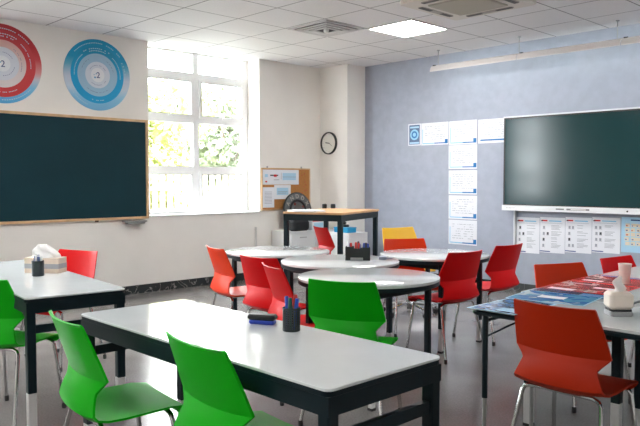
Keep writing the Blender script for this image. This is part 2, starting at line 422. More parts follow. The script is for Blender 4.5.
# clock on the corner pillar
ck = thing('wall_clock', 'round white wall clock with black rim on the corner pillar', 'clock', (-7.345, CY, 1.921))
Mc = Matrix.Rotation(PI/2, 4, 'X')
m = MB(); m.lathe([(.155, 0), (.166, .01), (.166, .035), (.160, .042), (.150, .042), (.150, .012)], 40, M=Mc); m.build('rim', black_p, ck)
m = MB(); m.lathe([(.151, .005), (.151, .014)], 40, M=Mc); fc = m.build('clock_face', mat('clock_white', (235, 235, 228), .5), ck)
for i in range(12):
    tk = MB(); tk.box(-.003, .003, -.0156, -.0145, .122, .138, 0, Matrix.Rotation(i*PI/6, 4, 'Y')); tk.build('hour_mark', mat('pale_marks', (185, 185, 180), .6), ck)
hd = MB(); hd.box(-.006, .006, -.020, -.018, -.015, .075, 0, Matrix.Rotation(math.radians(-82), 4, 'Y')); hd.build('hour_hand', black_p, ck)
hd = MB(); hd.box(-.003, .003, -.023, -.021, -.02, .085, 0, Matrix.Rotation(math.radians(122), 4, 'Y')); hd.build('minute_hand', mat('grey_hand', (150, 150, 145), .5), ck)

# ------------------------------------------------------------------ interactive screen
scr = thing('interactive_display', 'large wall mounted interactive display with dark screen and white bezel', 'screen', (-3.6, YB, 1.0))
SX0, SX1 = -.985, 1.02
m = MB(); m.box(SX0+.25, SX1-.25, -.045, 0, .2, .95); m.build('wall_mount', alu, scr)
m = MB(); m.rbox(SX0, SX1, -.095, -.04, .03, 1.14, .004, rc=.012); m.build('housing', mat('housing_grey', (70, 74, 78), .5), scr)
m = MB(); m.box(SX0-.005, SX1+.005, -.11, -.05, 1.13, 1.148); m.build('top_trim', mat('bezel_white', (222, 225, 228), .35), scr)
m = MB(); m.box(SX0-.005, SX1+.005, -.125, -.05, 0, .065)
bz = m.build('white_bezel', mat('bezel_white', (222, 225, 228), .35), scr)
m = MB(); m.box(SX0+.0, SX0+.018, -.104, -.094, .065, 1.13); m.box(SX1-.018, SX1, -.104, -.094, .065, 1.13); m.box(SX0+.018, SX1-.018, -.104, -.094, 1.115, 1.13); m.box(SX0+.018, SX1-.018, -.104, -.094, .065, .075)
m.build('black_border', mat('border_black', (10, 14, 15), .35), scr)
sg = mat('dark_screen_glass', (0, 50, 54), .15, spec=.5)
m = MB(); m.box(SX0+.018, SX1-.018, -.099, -.09, .075, 1.115); m.build('screen_panel', sg, scr)
m = MB(); m.box(-.28, -.18, -.1265, -.124, .026, .042, 0); m.box(-.15, .12, -.1265, -.124, .024, .044, 0); m.box(-.10, .08, -.1275, -.126, .029, .039, 1)
m.build('port_cover', [mat('port_grey', (120, 124, 128), .4), white_p], scr)
m = MB(); m.lathe([(.010, .1255), (.010, .128)], 14, M=Matrix.Translation((.54, 0, .032))@Mc); m.build('sensor', black_p, scr)
m = MB()
for i, ww in enumerate((.012, .009, .012, .01, .008, .012)): m.box(-.93+i*.02, -.93+i*.02+ww, -.1262, -.1245, .028, .036)
m.build('maker_mark', mat('mark_grey', (165, 168, 172), .5), scr)
st = MB(); st.box(-4.482, -4.462, YB-.03, YB, .52, 1.0); st = st.build('white_upright', mat('white_upright', (215, 218, 222), .4)); tag(st, 'narrow white vertical rail below the left end of the screen', 'rail')

# ------------------------------------------------------------------ ceiling things
ps = 14.0
def panel_light(x0, y0, label):
    root = thing('ceiling_light', label, 'ceiling light', (x0+.3125, y0+.3275, ZC))
    a, b = .3125-.006, .3275-.006
    f = MB(); f.box(-a, a, -b, -b+.012, -.010, 0); f.box(-a, a, b-.012, b, -.010, 0); f.box(-a, -a+.012, -b+.012, b-.012, -.010, 0); f.box(a-.012, a, -b+.012, b-.012, -.010, 0)
    f.build('light_frame', white_p, root)
    MB().box(-a+.012, a-.012, -b+.012, b-.012, -.008, -.001).build('diffuser', emit('panel_glow', (1, .98, .95), ps), root)
panel_light(-5.225, 5.79, 'square glowing ceiling panel between the vent and the air conditioner')
for i, (px, py) in enumerate([(-5.225, 1.86), (-2.1, 5.79), (-5.225, -1.415), (-2.1, -1.415)]):
    panel_light(px, py, ['square ceiling panel over the middle of the room, outside the picture', 'square ceiling panel in front of the screen, outside the picture', 'square ceiling panel behind the camera on the window side, outside the picture', 'square ceiling panel behind the camera on the inner side, outside the picture'][i])
v = thing('ceiling_vent', 'square slatted air diffuser with small white sensor in the ceiling', 'vent', (-5.5375, 5.4625, ZC))
m = MB()
for k, (q, z) in enumerate(((.30, 0), (.235, -.006), (.18, -.012), (.125, -.018))):
    a, b = q, q-.035
    zz0, zz1 = z-.012, z-.004 if k else 0
    m.box(-a, a, -a, -b, zz0, zz1); m.box(-a, a, b, a, zz0, zz1); m.box(-a, -b, -b, b, zz0, zz1); m.box(b, a, -b, b, zz0, zz1)
m.build('slat', mat('vent_white', (205, 204, 206), .5), v)
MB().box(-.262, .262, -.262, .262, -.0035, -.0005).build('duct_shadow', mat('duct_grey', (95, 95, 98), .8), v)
m = MB(); m.lathe([(.018, -.05), (.03, -.035), (.03, -.012)], 16); m.build('sensor', white_p, v)
ac = thing('ceiling_air_conditioner', 'four-way ceiling cassette air conditioner with beige grille', 'air conditioner', (-3.76, 5.57, ZC))
acw = mat('cassette_cream', (214, 208, 200), .45); acg = mat('cassette_grille', (168, 164, 152), .6)
m = MB(); a = .46; m.rbox(-a, a, -a, a, -.045, 0, .008, rc=.04); m.build('fascia', acw, ac)
m = MB(); m.rbox(-.27, .27, -.27, .27, -.056, -.044, .004, rc=.02)
m.build('intake_grille', acg, ac)
g = MB()
for k in range(17): g.box(-.25, .25, -.245+k*.03, -.245+k*.03+.012, -.060, -.056)
g.build('grille_bars', mat('grille_bars', (185, 181, 170), .6), ac)
for k in range(4):
    M = Matrix.Rotation(k*PI/2, 4, 'Z')
    fl_ = MB(); fl_.rbox(-.26, .26, .33, .40, -.050, -.044, .002, M=M, rc=.03); lo = fl_.build('air_outlet', mat('outlet_grey', (165, 160, 154), .6), ac)
    sl = MB(); sl.box(-.25, -.08, .34, .385, -.052, -.0495, 0, M); sl.box(.08, .25, .34, .385, -.052, -.0495, 0, M); sl.build('louvre', mat('outlet_dark', (80, 78, 76), .6), lo)
# long board lamp
bl = thing('board_lamp', 'long white hanging strip lamp lighting the wall above the screen', 'lamp', (-4.0, 7.4, 2.78))
lampw = mat('lamp_white', (205, 200, 198), .4)
for (a, b) in ((-1.53, -.29), (-.28, .92), (.93, 2.13)):
    m = MB()
    pr_ = [(-.055, -.005), (-.058, .01), (-.035, .06), (.0, .078), (.03, .072), (.03, .066), (.0, .070), (-.030, .054), (-.050, .008), (-.050, -.005)]
    m.loft([[Vector((x, y, z)) for y, z in pr_] for x in (a, b)]); hs = m.build('lamp_housing', lampw, bl)
    m = MB(); m.tube([(a+.04, .004, .038), (b-.04, .004, .038)], .013, 10); m.build('lamp_tube', emit('tube_glow', (.90, 1., .97), 4.), hs)
    m = MB(); m.box(a+.01, a+.05, -.012, .012, .066, .085); m.build('end_clip', black_p, hs)
for x in (-1.44, -.28, .87, 2.0):
    m = MB(); m.tube([(x, 0, .06), (x, 0, .27)], .005, 6); m.lathe([(.02, .262), (.02, .27)], 12, M=Matrix.Translation((x, 0, 0))); m.build('hanging_rod', alu, bl)

# ------------------------------------------------------------------ chairs
PROF = [(.212, .402, .165, 0), (.220, .425, .184, .002), (.204, .443, .198, .004), (.14, .450, .205, .006), (.05, .444, .210, .010), (-.05, .438, .214, .013), (-.12, .437, .215, .016), (-.165, .444, .214, .020),
        (-.190, .466, .209, .024), (-.190, .500, .198, .026), (-.180, .545, .181, .028), (-.172, .562, .177, .028), (-.165, .578, .190, .030),
        (-.156, .600, .226, .036), (-.178, .665, .218, .034), (-.204, .740, .206, .031), (-.228, .808, .194, .028), (-.232, .818, .190, .026), (-.233, .822, .180, .02)]
WAIST = 13
def shell_part(i0, i1, prof=PROF, N=12, th=.009):
    P = prof[i0:i1+1]; rings = []
    n = len(P)
    front = []; back = []
    for k, (y, z, hw, cv) in enumerate(P):
        g = i0+k
        a = prof[max(g-1, 0)]; b = prof[min(g+1, len(prof)-1)]
        t = Vector((0, b[0]-a[0], b[1]-a[1])).normalized()
        nrm = Vector((0, t.z, -t.y))
        if nrm.z < -.2 and g < 8: nrm = -nrm
        # normal that points to the sitter: up on the seat, forward on the back
        if g < 8 and nrm.z < 0: nrm = -nrm
        if g >= 8 and nrm.y < 0: nrm = -nrm
        if g <= 1: nrm = Vector((0, .7, .7)).normalized() if g else Vector((0, 1, .1)).normalized()
        fr_ = []; bk_ = []
        for s_ in range(N+1):
            u = -1+2*s_/N
            p = Vector((u*hw, y, z))+nrm*(cv*abs(u)**2.2)
            fr_.append(p); bk_.append(p-nrm*th)
        front.append(fr_); back.append(bk_)
    m = MB()
    rings = [front[k]+list(reversed(back[k])) for k in range(n)]
    m.loft(rings, smooth=True)
    return m
meshcache = {}
def shared(key, builder, name, material, parent):
    if key in meshcache:
        o = bpy.data.objects.new(name, meshcache[key]); C.objects.link(o); o.parent = parent
    else:
        o = builder().build(name, material, parent); meshcache[key] = o.data
    return o
COL = {'red': mat('red_chair_plastic', (210, 0, 8), .45, spec=.18), 'orange': mat('orange_chair_plastic', (222, 55, 10), .45, spec=.2),
       'green': mat('green_chair_plastic', (0, 172, 6), .45, spec=.2), 'yellow': mat('yellow_chair_plastic', (244, 196, 50), .48),
       'shaded': mat('shaded_orange_chair_plastic', (178, 40, 2), .5, spec=.2), 'crimson': mat('dark_red_chair_plastic', (180, 12, 10), .5, spec=.2)}  # near right chair: same orange plastic, shade darkened into the base colour
rubber = mat('dark_rubber', (35, 35, 38), .6)
def bend_leg(sx, yt, fx, fy):
    def f():
        m = MB(); pts = [(sx*.10, yt, .424), (sx*.150, yt, .423), (sx*.176, yt+.02*(fy-yt), .414), (sx*.188, yt+.06*(fy-yt), .396), (sx*fx, fy, .025)]
        m.tube(pts, .0105, 9); return m
    return f
def build_chair(color, label, swivel=False):
    root = thing('chair' if not swivel else 'swivel_chair', label, 'chair')
    shared('seat'+color, lambda: shell_part(0, WAIST), 'seat', COL[color], root)
    shared('back'+color, lambda: shell_part(WAIST, len(PROF)-1), 'backrest', COL[color], root)
    if not swivel:
        for k, (sx, yt, fx, fy) in enumerate(((-1, .15, .215, .20), (1, .15, .215, .20), (-1, -.13, .235, -.225), (1, -.13, .235, -.225))):
            l = shared('leg%d' % k, bend_leg(sx, yt, fx, fy), 'leg', chrome, root)
            def cap(sx=sx, fx=fx, fy=fy):
                m = MB(); m.lathe([(.012, 0), (.0135, .005), (.0135, .03), (.011, .034)], 10, M=Matrix.Translation((sx*fx, fy, 0))); return m
            shared('cap%d' % k, cap, 'foot_cap', rubber, l)
        def frm():
            m = MB()
            for yt in (.15, -.13): m.tube([(-.11, yt, .424), (.11, yt, .424)], .0105, 8)
            for sx in (-.11, .11): m.tube([(sx, -.13, .4235), (sx, .15, .4235)], .008, 8)
            return m
        shared('sframe', frm, 'seat_frame', chrome, root)
    else:
        def post():
            m = MB(); m.lathe([(.03, .10), (.03, .24), (.016, .241), (.016, .40)], 14); m.box(-.09, .09, -.08, .08, .40, .425); return m
        shared('post', post, 'gas_post', chrome, root)
        def star():
            m = MB()
            for k in range(5):
                M = Matrix.Rotation(k*2*PI/5+.3, 4, 'Z'); m.tube([(.02, 0, .115), (.15, 0, .10), (.285, 0, .075)], [.02, .016, .012], 8, M=M)
            m.lathe([(.035, .07), (.035, .125)], 14); return m
        base = shared('star', star, 'star_base', chrome, root)
        for k in range(5):
            a = k*2*PI/5+.3; x, y = .285*math.cos(a), .285*math.sin(a)
            def cas(x=x, y=y, a=a):
                m = MB(); M = Matrix.Translation((x, y, .027))@Matrix.Rotation(a*1.7, 4, 'Z')@Matrix.Rotation(PI/2, 4, 'X')
                m.lathe([(.015, -.025), (.027, -.021), (.027, -.006), (.02, -.004), (.02, .004), (.027, .006), (.027, .021), (.015, .025)], 16, M=M)
                m.tube([(x, y, .03), (x, y, .078)], .008, 8); return m
            shared('cas%d' % k, cas, 'caster', rubber, base)
    return root
protos = {}
def chair(color, x, y, deg, label, group='plastic shell chairs around the tables', swivel=False, dz=0., sc=1.):
    key = (color, swivel)
    if key not in protos: r = build_chair(color, label, swivel); protos[key] = r
    else: r = copy_tree(protos[key])
    r.location = (x, y, 0); r.rotation_euler = (0, 0, math.radians(deg)); r['label'] = label; r['group'] = group
    if dz:
        for ch in r.children:
            if ch.name.split('.')[0] in ('seat', 'backrest'): ch.location.z = dz
            if ch.name.startswith('gas_post'): ch.scale.z = (.425+dz)/.425
    return r
chair('shaded', -1.44, 3.023, -2, 'orange chair, its colour darkened for shade, at the near right table, its back towards us')
chair('green', -1.935, 1.510, -4, 'green chair cut by the bottom edge, its back towards us, at the closest table')
chair('green', -2.612, 1.370, -7, 'green chair at the left of the closest table, its seat in profile')
chair('green', -4.12, 1.48, 27, 'green chair cut by the left edge of the picture')
chair('red', -5.069, 2.184, 201, 'red chair facing us behind the left table with the tissue box, against the white wall')
chair('orange', -4.565, 3.49, -15, 'orange chair at the left end of the round tables, nearest the baseboard')
chair('red', -3.829, 3.298, 3, 'red chair with its back towards us, between the orange chair and another red chair')
chair('red', -3.275, 3.02, -22, 'red chair standing behind the pen cup of the closest table')
chair('green', -2.673, 2.863, 23, 'green chair at the front round table, beyond the closest table')
chair('red', -3.215, 4.48, 84, 'red chair at the right side of the round tables, nearer one of the pair')
chair('red', -3.29, 5.225, 87, 'red chair between the round tables and the right tables, in front of the notice posters')
chair('orange', -1.95, 4.15, 247, 'orange chair facing us on the far left side of the right tables')
chair('red', -1.84, 4.86, 262, 'red chair facing us behind the white cup, below the pale blue poster')
chair('yellow', -4.435, 5.565, 254, 'yellow swivel chair on casters behind the orange chair at the blue-grey wall', swivel=True, dz=.05)
chair('orange', -3.895, 4.925, 238, 'orange chair facing us beyond the round tables, in front of the yellow chair')
chair('crimson', -5.74, 5.83, -20, 'dark red chair pushed in under the tall wooden-topped workbench')

# ------------------------------------------------------------------ tables
def leg_mb(x, y, hs, ztop, zs):
    m = MB(); m.rbox(x-hs, x+hs, y-hs, y+hs, zs, ztop, .003, rc=.006); return m
def sleeve_mb(x, y, hs, zs):
    m = MB(); m.rbox(x-hs+.001, x+hs-.001, y-hs+.001, y+hs-.001, .015, zs, .003, rc=.006); return m
def rect_table(loc, rz, L, Wd, label, hs=.0235, zs=.24, inset=.03, rail=True, group=None, rc=.03):
    root = thing('classroom_table', label, 'table', loc, rz, group)
    a, b = L/2, Wd/2
    m = MB(); m.rbox(-a, a, -b, b, .740, .75, .002, rc=rc, n=5); m.build('tabletop', top_glass, root)
    m = MB(); m.rbox(-a+.001, a-.001, -b+.001, b-.001, .724, .7403, .001, rc=rc, n=5); m.build('edge_band', frame_dark, root)
    f = MB(); q = inset-.025
    f.box(-a+q, a-q, -b+q, -b+q+.03, .664, .724); f.box(-a+q, a-q, b-q-.03, b-q, .664, .724); f.box(-a+q, -a+q+.03, -b+q+.03, b-q-.03, .664, .724); f.box(a-q-.03, a-q, -b+q+.03, b-q-.03, .664, .724)
    f.build('apron', frame_dark, root)
    for sx in (-1, 1):
        for sy in (-1, 1):
            x, y = sx*(a-inset), sy*(b-inset)
            l = leg_mb(x, y, hs, .724, zs).build('leg', frame_dark, root)
            sleeve_mb(x, y, hs, zs).build('leg_sleeve', white_leg, l)
            m = MB(); m.box(x-hs, x+hs, y-hs, y+hs, 0, .015); m.build('foot_pad', rubber, l)
        if rail:
            m = MB(); m.box(sx*(a-inset)-.012, sx*(a-inset)+.012, -b+inset+hs, b-inset-hs, .555, .598); m.build('end_rail', frame_dark, root)
    return root
rect_table((-2.235, 1.692, 0), 0, 1.63, .565, 'closest white table, with the pen cup and blue eraser on it')
rect_table((-4.54, 1.757, 0), math.radians(-5.5), 1.86, .55, 'white table at the left edge, with the tissue box and black cup')
rect_table((-1.685, 4.262, 0), PI/2, 1.64, .575, 'white table beyond the nearest right one, with the red posters on it', inset=.045)
rect_table((-1.085, 4.262, 0), PI/2, 1.64, .575, 'white table at the right edge, behind the tissue holder', inset=.045)
# folding table at the lower right
ft = thing('folding_table', 'nearest right table with thin dark legs, blue posters and white tissue holder', 'table', (-1.05, 3.145, 0))
a, b = .85, .279
m = MB(); m.rbox(-a, a, -b, b, .736, .75, .002, rc=.03, n=5); m.build('tabletop', top_glass, ft)
m = MB(); m.rbox(-a-.004, a+.004, -b-.004, b+.004, .712, .7365, .008, rc=.034, n=5); m.build('edge_band', frame_dark, ft)
for sx in (-1, 1):
    for sy in (-1, 1):
        x, y = sx*(a-.05), sy*(b-.05)
        m = MB(); m.lathe([(.014, .30), (.014, .713)], 12, M=Matrix.Translation((x, y, 0))); l = m.build('leg', frame_dark, ft)
        m = MB(); m.lathe([(.011, .02), (.011, .301)], 12, M=Matrix.Translation((x, y, 0))); m.build('leg_sleeve', alu, l)
        m = MB(); m.lathe([(.016, 0), (.016, .02)], 12, M=Matrix.Translation((x, y, 0))); m.build('foot_cap', rubber, l)
    m = MB(); x = sx*(a-.05); m.tube([(x, -b+.05, .60), (x-sx*.16, -.03, .713)], .005, 6); m.tube([(x, b-.05, .60), (x-sx*.16, .03, .713)], .005, 6); m.tube([(x, -b+.064, .68), (x, b-.064, .68)], .008, 6); m.build('brace', frame_dark, ft)
# four round tables
def round_table(x, y, label, rz=0.):
    root = thing('round_table', label, 'table', (x, y, 0), rz, 'round white tables pushed together')
    R_ = .455; EM = Matrix.Rotation(math.radians(45.9), 4, 'Z')@Matrix.Diagonal((1, .97, 1, 1))
    shared('rt_top', lambda: MB().lathe([(R_-.002, .732), (R_, .734), (R_, .748), (R_-.003, .75)], 64, M=EM), 'tabletop', top_glass, root)
    shared('rt_edge', lambda: MB().lathe([(R_-.004, .705), (R_-.001, .708), (R_-.001, .7315), (R_-.004, .732)], 64, M=EM), 'edge_band', frame_dark, root)
    def ap():
        m = MB()
        for k in range(4):
            m.box(-.26, .26, .255, .285, .66, .705, 0, Matrix.Rotation(k*PI/2, 4, 'Z'))
        return m
    shared('rt_ap', ap, 'apron', frame_dark, root)
    for k, (sx, sy) in enumerate(((-1, -1), (1, -1), (1, 1), (-1, 1))):
        l = shared('rt_leg%d' % k, lambda: leg_mb(sx*.27, sy*.27, .018, .705, .19), 'leg', frame_dark, root)
        shared('rt_sl%d' % k, lambda: sleeve_mb(sx*.27, sy*.27, .018, .19), 'leg_sleeve', white_leg, l)
        shared('rt_ft%d' % k, lambda: MB().box(sx*.27-.018, sx*.27+.018, sy*.27-.018, sy*.27+.018, 0, .015), 'foot_pad', rubber, l)
round_table(-2.974, 3.317, 'round white table nearest us, just behind the green chair')
round_table(-3.712, 3.811, 'round white table in the middle of the cluster, carrying the black pen organizer')
round_table(-4.62, 3.96, 'round white table farthest left, next to the orange chair')
round_table(-3.51, 4.74, 'round white table at the right of the cluster, next to the red chairs')

# ------------------------------------------------------------------ workbench in the corner
wbm = Matrix.Translation((-6.0, 5.99, 0))
wb = thing('workbench', 'tall workbench with pale wooden top and dark green steel frame in the corner', 'workbench', (-6.0, 6.03, 0), math.radians(19.9))
a, b = .375, .57
m = MB(); m.rbox(-a-.02, a+.02, -b-.02, b+.02, .975, 1.0, .003, rc=.05, n=5); m.build('tabletop', mat('bench_wood', (200, 156, 112), .45, noise=.10, scale=7), wb)
m = MB(); m.box(-a, a, -b, -b+.03, .90, .975); m.box(-a, a, b-.03, b, .90, .975); m.box(-a, -a+.03, -b+.03, b-.03, .90, .975); m.box(a-.03, a, -b+.03, b-.03, .90, .975); m.build('apron', frame_dark, wb)
for sx in (-1, 1):
    for sy in (-1, 1):
        leg_mb(sx*(a-.027), sy*(b-.027), .027, .975, 0).build('leg', frame_dark, wb)
m = MB()
pts = [(-.36, -.50), (-.2, -.60), (-.05, -.59), (.05, -.56), (.12, -.45), (.02, -.34), (-.18, -.32), (-.34, -.38)]
m.loft([[Vector((x, y, z)) for x, y in pts] for z in (1.0005, 1.02)])
m = m.build('loose_papers', paper_w, None, (-6.0, 6.03, 0), math.radians(19.9)); tag(m, 'white crumpled paper sheets lying on the front of the wooden workbench', 'paper')
for k, (x, y, lab) in enumerate(((-6.52, 6.40, 'small black round box on the workbench, nearer the letter wheel'), (-6.44, 6.48, 'small black round box on the workbench, nearer the corner pillar'))):
    m = MB(); m.lathe([(.028, 1.0), (.032, 1.004), (.032, 1.05), (.027, 1.055)], 18, 0); o = m.build('black_box', black_p, None); tag(o, lab, 'box', 'small black boxes on the workbench')
    m = MB(); m.lathe([(.024, 1.0551), (.024, 1.058)], 18, 0, M=None); m.build('lid', frame_dark, o)
    o.location = (x, y, 0)
# cabinets behind the bench
cabm = mat('white_cabinet', (218, 219, 220), .45)
def cabinet(x0, x1, y0, y1, h, label, front='x', nd=3):
    root = thing('drawer_cabinet', label, 'cabinet', ((x0+x1)/2, (y0+y1)/2, 0), 0, 'low white drawer cabinets in the corner')
    a, b = (x1-x0)/2, (y1-y0)/2
    m = MB(); m.box(-a, a-.02, -b, b, .03, h-.02); m.box(-a, a, -b, b, h-.02, h); m.box(-a+.02, a-.05, -b+.02, b-.02, 0, .03); m.build('body', cabm, root)
    for k in range(nd):
        z0 = .05+k*(h-.08)/nd; z1 = z0+(h-.08)/nd-.012
        dr = MB().box(a-.02, a, -b+.01, b-.01, z0, z1).build('drawer', cabm, root)
        MB().box(a, a+.015, -.06, .06, (z0+z1)/2+.04, (z0+z1)/2+.052).build('handle', alu, dr)
cabinet(XL+.02, -7.12, 6.34, 6.80, .66, 'low white drawer cabinet behind the bench, nearer the window')
cabinet(XL+.02, -7.12, 6.81, 7.28, .66, 'low white drawer cabinet behind the dark red chair, beside the pillar')
m = MB(); m.box(-7.0+.02, -6.55, 6.90, 7.28, 0, .64); o = m.build('storage_box_stand', cabm); tag(o, 'plain white low cupboard in front of the corner pillar', 'cupboard')
MB().box(-6.955, -6.575, 6.888, 6.90, .04, .61).build('cupboard_door', cabm, o)
# letter wheel
lw = thing('letter_wheel', 'black round wheel with pale letters standing behind the workbench', 'wheel', (-7.40, 6.72, .662))
MW = Matrix.Translation((0, 0, .27))@Matrix.Rotation(-.12, 4, 'Y')@Matrix.Rotation(PI/2, 4, 'Y')
m = MB(); m.lathe([(.262, -.015), (.268, -.01), (.268, .012), (.255, .018), (.245, .012), (.165, .012), (.155, .02), (.135, .02), (.13, .008), (.02, .008)], 48, M=MW); m.build('rim', black_p, lw)
for q, nm in ((.262, 'outer_band'), (.15, 'inner_band')):
    m = MB(); m.lathe([(q-.012, .0125), (q-.012, .0195), (q-.004, .0195), (q-.004, .0125)], 48, M=MW); m.build(nm, mat('band_grey', (120, 125, 128), .5), lw)
m = MB(); m.lathe([(.07, .008), (.09, .02), (.09, .03), (.05, .04), (.01, .04)], 24, M=MW); m.build('hub', mat('hub_grey', (105, 100, 98), .5), lw)
lm = mat('wheel_letter', (205, 200, 192), .6)
for k, chx in enumerate('UANDDXNDKNDX'):
    a = math.radians(-90+k*30)
    me = text_mesh(chx, .085, lm, .002)
    o = bpy.data.objects.new('letter', me); C.objects.link(o); o.parent = lw
    o.matrix_local = Matrix.Translation((0, 0, .27))@Matrix.Rotation(-.12, 4, 'Y')@Matrix.Rotation(-a, 4, 'X')@Matrix.Translation((.016, 0, .205))@Matrix(((0,0,1,0),(1,0,0,0),(0,1,0,0),(0,0,0,1)))
m = MB()
for k in range(4):
    a = k*PI/2+.5; m.lathe([(.022, .009), (.022, .016)], 14, M=MW@Matrix.Translation((.11*math.cos(a), .11*math.sin(a), 0)))
m.build('red_spots', mat('rust_red', (130, 55, 45), .5), lw)
m = MB(); m.box(-.08, .07, -.12, .12, 0, .012); m.box(-.025, .0, -.03, .03, .012, .14); m.build('stand', black_p, lw)
# black bag, packet, blue box
m = MB(); m.rbox(-.08, .09, -.17, .16, 0, .15, .03, rc=.08, n=4); o = m.build('black_bag', mat('black_cloth', (22, 26, 30), .7, noise=.3, scale=15), None, (-7.21, 6.57, .662)); tag(o, 'soft black bag on the white cabinet under the workbench level', 'bag')
m = MB(); m.tube([(-.02, -.12, .13), (-.02, -.08, .20), (-.02, .08, .20), (-.02, .12, .13)], .008, 6); m.build('bag_handle', mat('grey_strap', (70, 80, 85), .7), o)
m = MB(); m.box(-.05, .05, -.13, .13, 0, .15, 0); m.box(-.049, .0505, -.125, .125, .12, .152, 1); m.box(.05, .0512, -.1, .08, .04, .10, 2)
o = m.build('paper_packet', [paper_w, ink_red, mat('sheet_pale_blue', (165, 205, 228))], None, (-7.17, 6.88, .662)); tag(o, 'white packet with red top edge on the cabinet, behind the dark red chair', 'packet')
m = MB(); m.rbox(-.14, .14, -.09, .09, 0, .065, .008, rc=.02); o = m.build('blue_box', mat('bright_blue_box', (25, 150, 200), .4), None, (-6.72, 7.0, .642)); tag(o, 'bright blue box on the low cupboard beside the corner pillar', 'box')
MB().rbox(-.145, .145, -.095, .095, .060, .074, .003, rc=.02).build('lid', mat('bright_blue_box', (25, 150, 200)), o)
m = MB(); m.rbox(-.09, .08, -.05, .05, 0, .035, .01, rc=.03); m.lathe([(.03, .035), (.045, .06), (.02, .085)], 14); o = m.build('tape_dispenser', black_p, None, (-6.75, 7.0, .717)); tag(o, 'small black desk tool lying on the bright blue box', 'tool')

# ------------------------------------------------------------------ things on tables
ZT = .7502
def pen(root_xy, z0, L, lean, az, color, capc, label, group):
    root = thing('marker_pen', label, 'pen', (root_xy[0], root_xy[1], z0), 0, group)
    M = Matrix.Rotation(az, 4, 'Z')@Matrix.Rotation(lean, 4, 'Y')
    MB().lathe([(.0065, 0), (.0075, .004), (.0075, L*.62), (.007, L*.63)], 10, M=M).build('barrel', capc if color is None else color, root)
    MB().lathe([(.0085, L*.62), (.0085, L*.97), (.006, L)], 10, M=M).build('cap', capc, root)
    return root
inkb = mat('blue_pen_plastic', (35, 75, 180), .35); inkg = mat('green_pen_plastic', (15, 80, 70), .35); inkk = mat('black_pen_plastic', (25, 30, 45), .35); inkr = mat('red_pen_plastic', (215, 60, 50), .35); inkw = mat('white_pen_barrel', (225, 228, 232), .35); inks = mat('slate_blue_pen', (90, 105, 160), .35)
# mesh pen cup
meshm = mat('dark_mesh_metal', (58, 68, 74), .5, metal=.3)
def mesh_cup(x, y, r, h, label):
    root = thing('pen_cup', label, 'pen cup', (x, y, ZT))
    m = MB(); m.lathe([(r*.98, 0), (r, .003), (r, .010), (r-.003, .010), (r-.003, .004)], 28); m.lathe([(r, h-.006), (r+.001, h-.003), (r, h), (r-.003, h), (r-.003, h-.006)], 28)
    m.build('rim', meshm, root)
    m = MB(); m.lathe([(r-.003, 0), (r-.003, .003)], 28); m.build('bottom', black_p, root)
    m = MB(); n = 26
    for k in range(n):
        a = 2*PI*k/n; rr = r-.0015
        m.box(-.0021, .0021, -.001, .001, .008, h-.005, 0, Matrix.Translation((rr*math.cos(a), rr*math.sin(a), 0))@Matrix.Rotation(a+PI/2, 4, 'Z'))
    for k in range(9):
        zz = .012+(h-.02)*k/8
        m.lathe([(r-.0005, zz), (r-.0005, zz+.0022), (r-.0025, zz+.0022), (r-.0025, zz)], 28)
    m.build('mesh_wall', meshm, root)
cupx, cupy = -2.10, 1.872
mesh_cup(cupx, cupy, .0365, .095, 'dark mesh pen cup full of markers on the closest table')
gp = 'markers in the mesh cup on the closest table'
for dx, dy, L, le, az, c, cc, lab in [(-.020, -.006, .135, .10, 3.0, inkb, inkb, 'blue marker at the left in the mesh cup'), (.018, .004, .13, .12, .3, inkb, inkb, 'blue marker at the right in the mesh cup'),
        (-.003, -.012, .125, .05, 2., inkk, inkk, 'dark navy marker at the front in the mesh cup'), (.006, -.010, .132, .04, 5., inkg, inkg, 'dark green marker in the mesh cup'),
        (.002, .016, .142, .06, 1.2, inkr, inkr, 'red marker at the back of the mesh cup')]:
    pen((cupx+dx*.7, cupy+dy*.7), ZT+.004, L, le, az, c, cc, lab, gp)
# eraser
er = thing('board_eraser', 'blue and black board eraser lying left of the mesh pen cup', 'eraser', (-2.285, 1.872, ZT), math.radians(28))
MB().rbox(-.058, .058, -.022, .022, 0, .018, .005, rc=.012).build('felt_base', mat('eraser_blue', (45, 75, 190), .6), er)
MB().rbox(-.063, .063, -.027, .027, .018, .042, .007, rc=.014).build('grip', black_p, er)
# left table: tissue box, black cup
tb = thing('tissue_box', 'cream tissue box with a large white tissue puff on the left table', 'tissue box', (-4.60, 1.90, ZT), math.radians(38))
cream = mat('cream_cardboard', (232, 214, 196), .6, noise=.06, scale=12)
MB().box(-.12, .12, -.055, .055, 0, .10).build('carton', cream, tb)
m = MB(); m.box(-.1205, .121, -.0555, .0555, .03, .062, 0); m.build('grey_band', mat('pale_grey_band', (170, 170, 176), .6), tb)
m = MB(); rnd = random.Random(3)
rings = []
for k in range(9):
    t = k/8; z = .095+.085*t; rr = .085*math.cos(t*1.35)**.7
    rings.append([Vector((rr*math.cos(a)*(1.15+.15*math.sin(3*a+k*.5))-.02*t, rr*.55*math.sin(a)*(1+.25*math.sin(4*a+k)), z+.008*math.sin(5*a))) for a in [2*PI*i/28 for i in range(28)]])
m.loft(rings, smooth=True); m.build('tissue', mat('tissue_white', (240, 240, 240), .8), tb)
pc = thing('pen_holder', 'black round pen holder in front of the tissue box on left table', 'pen cup', (-4.457, 1.790, ZT))
m = MB(); m.lathe([(.035, 0), (.038, .004), (.038, .098), (.035, .098), (.034, .01), (.001, .01)], 26); m.build('cup', mat('holder_dark', (28, 42, 48), .4), pc)
gp2 = 'markers in the black holder on the left table'
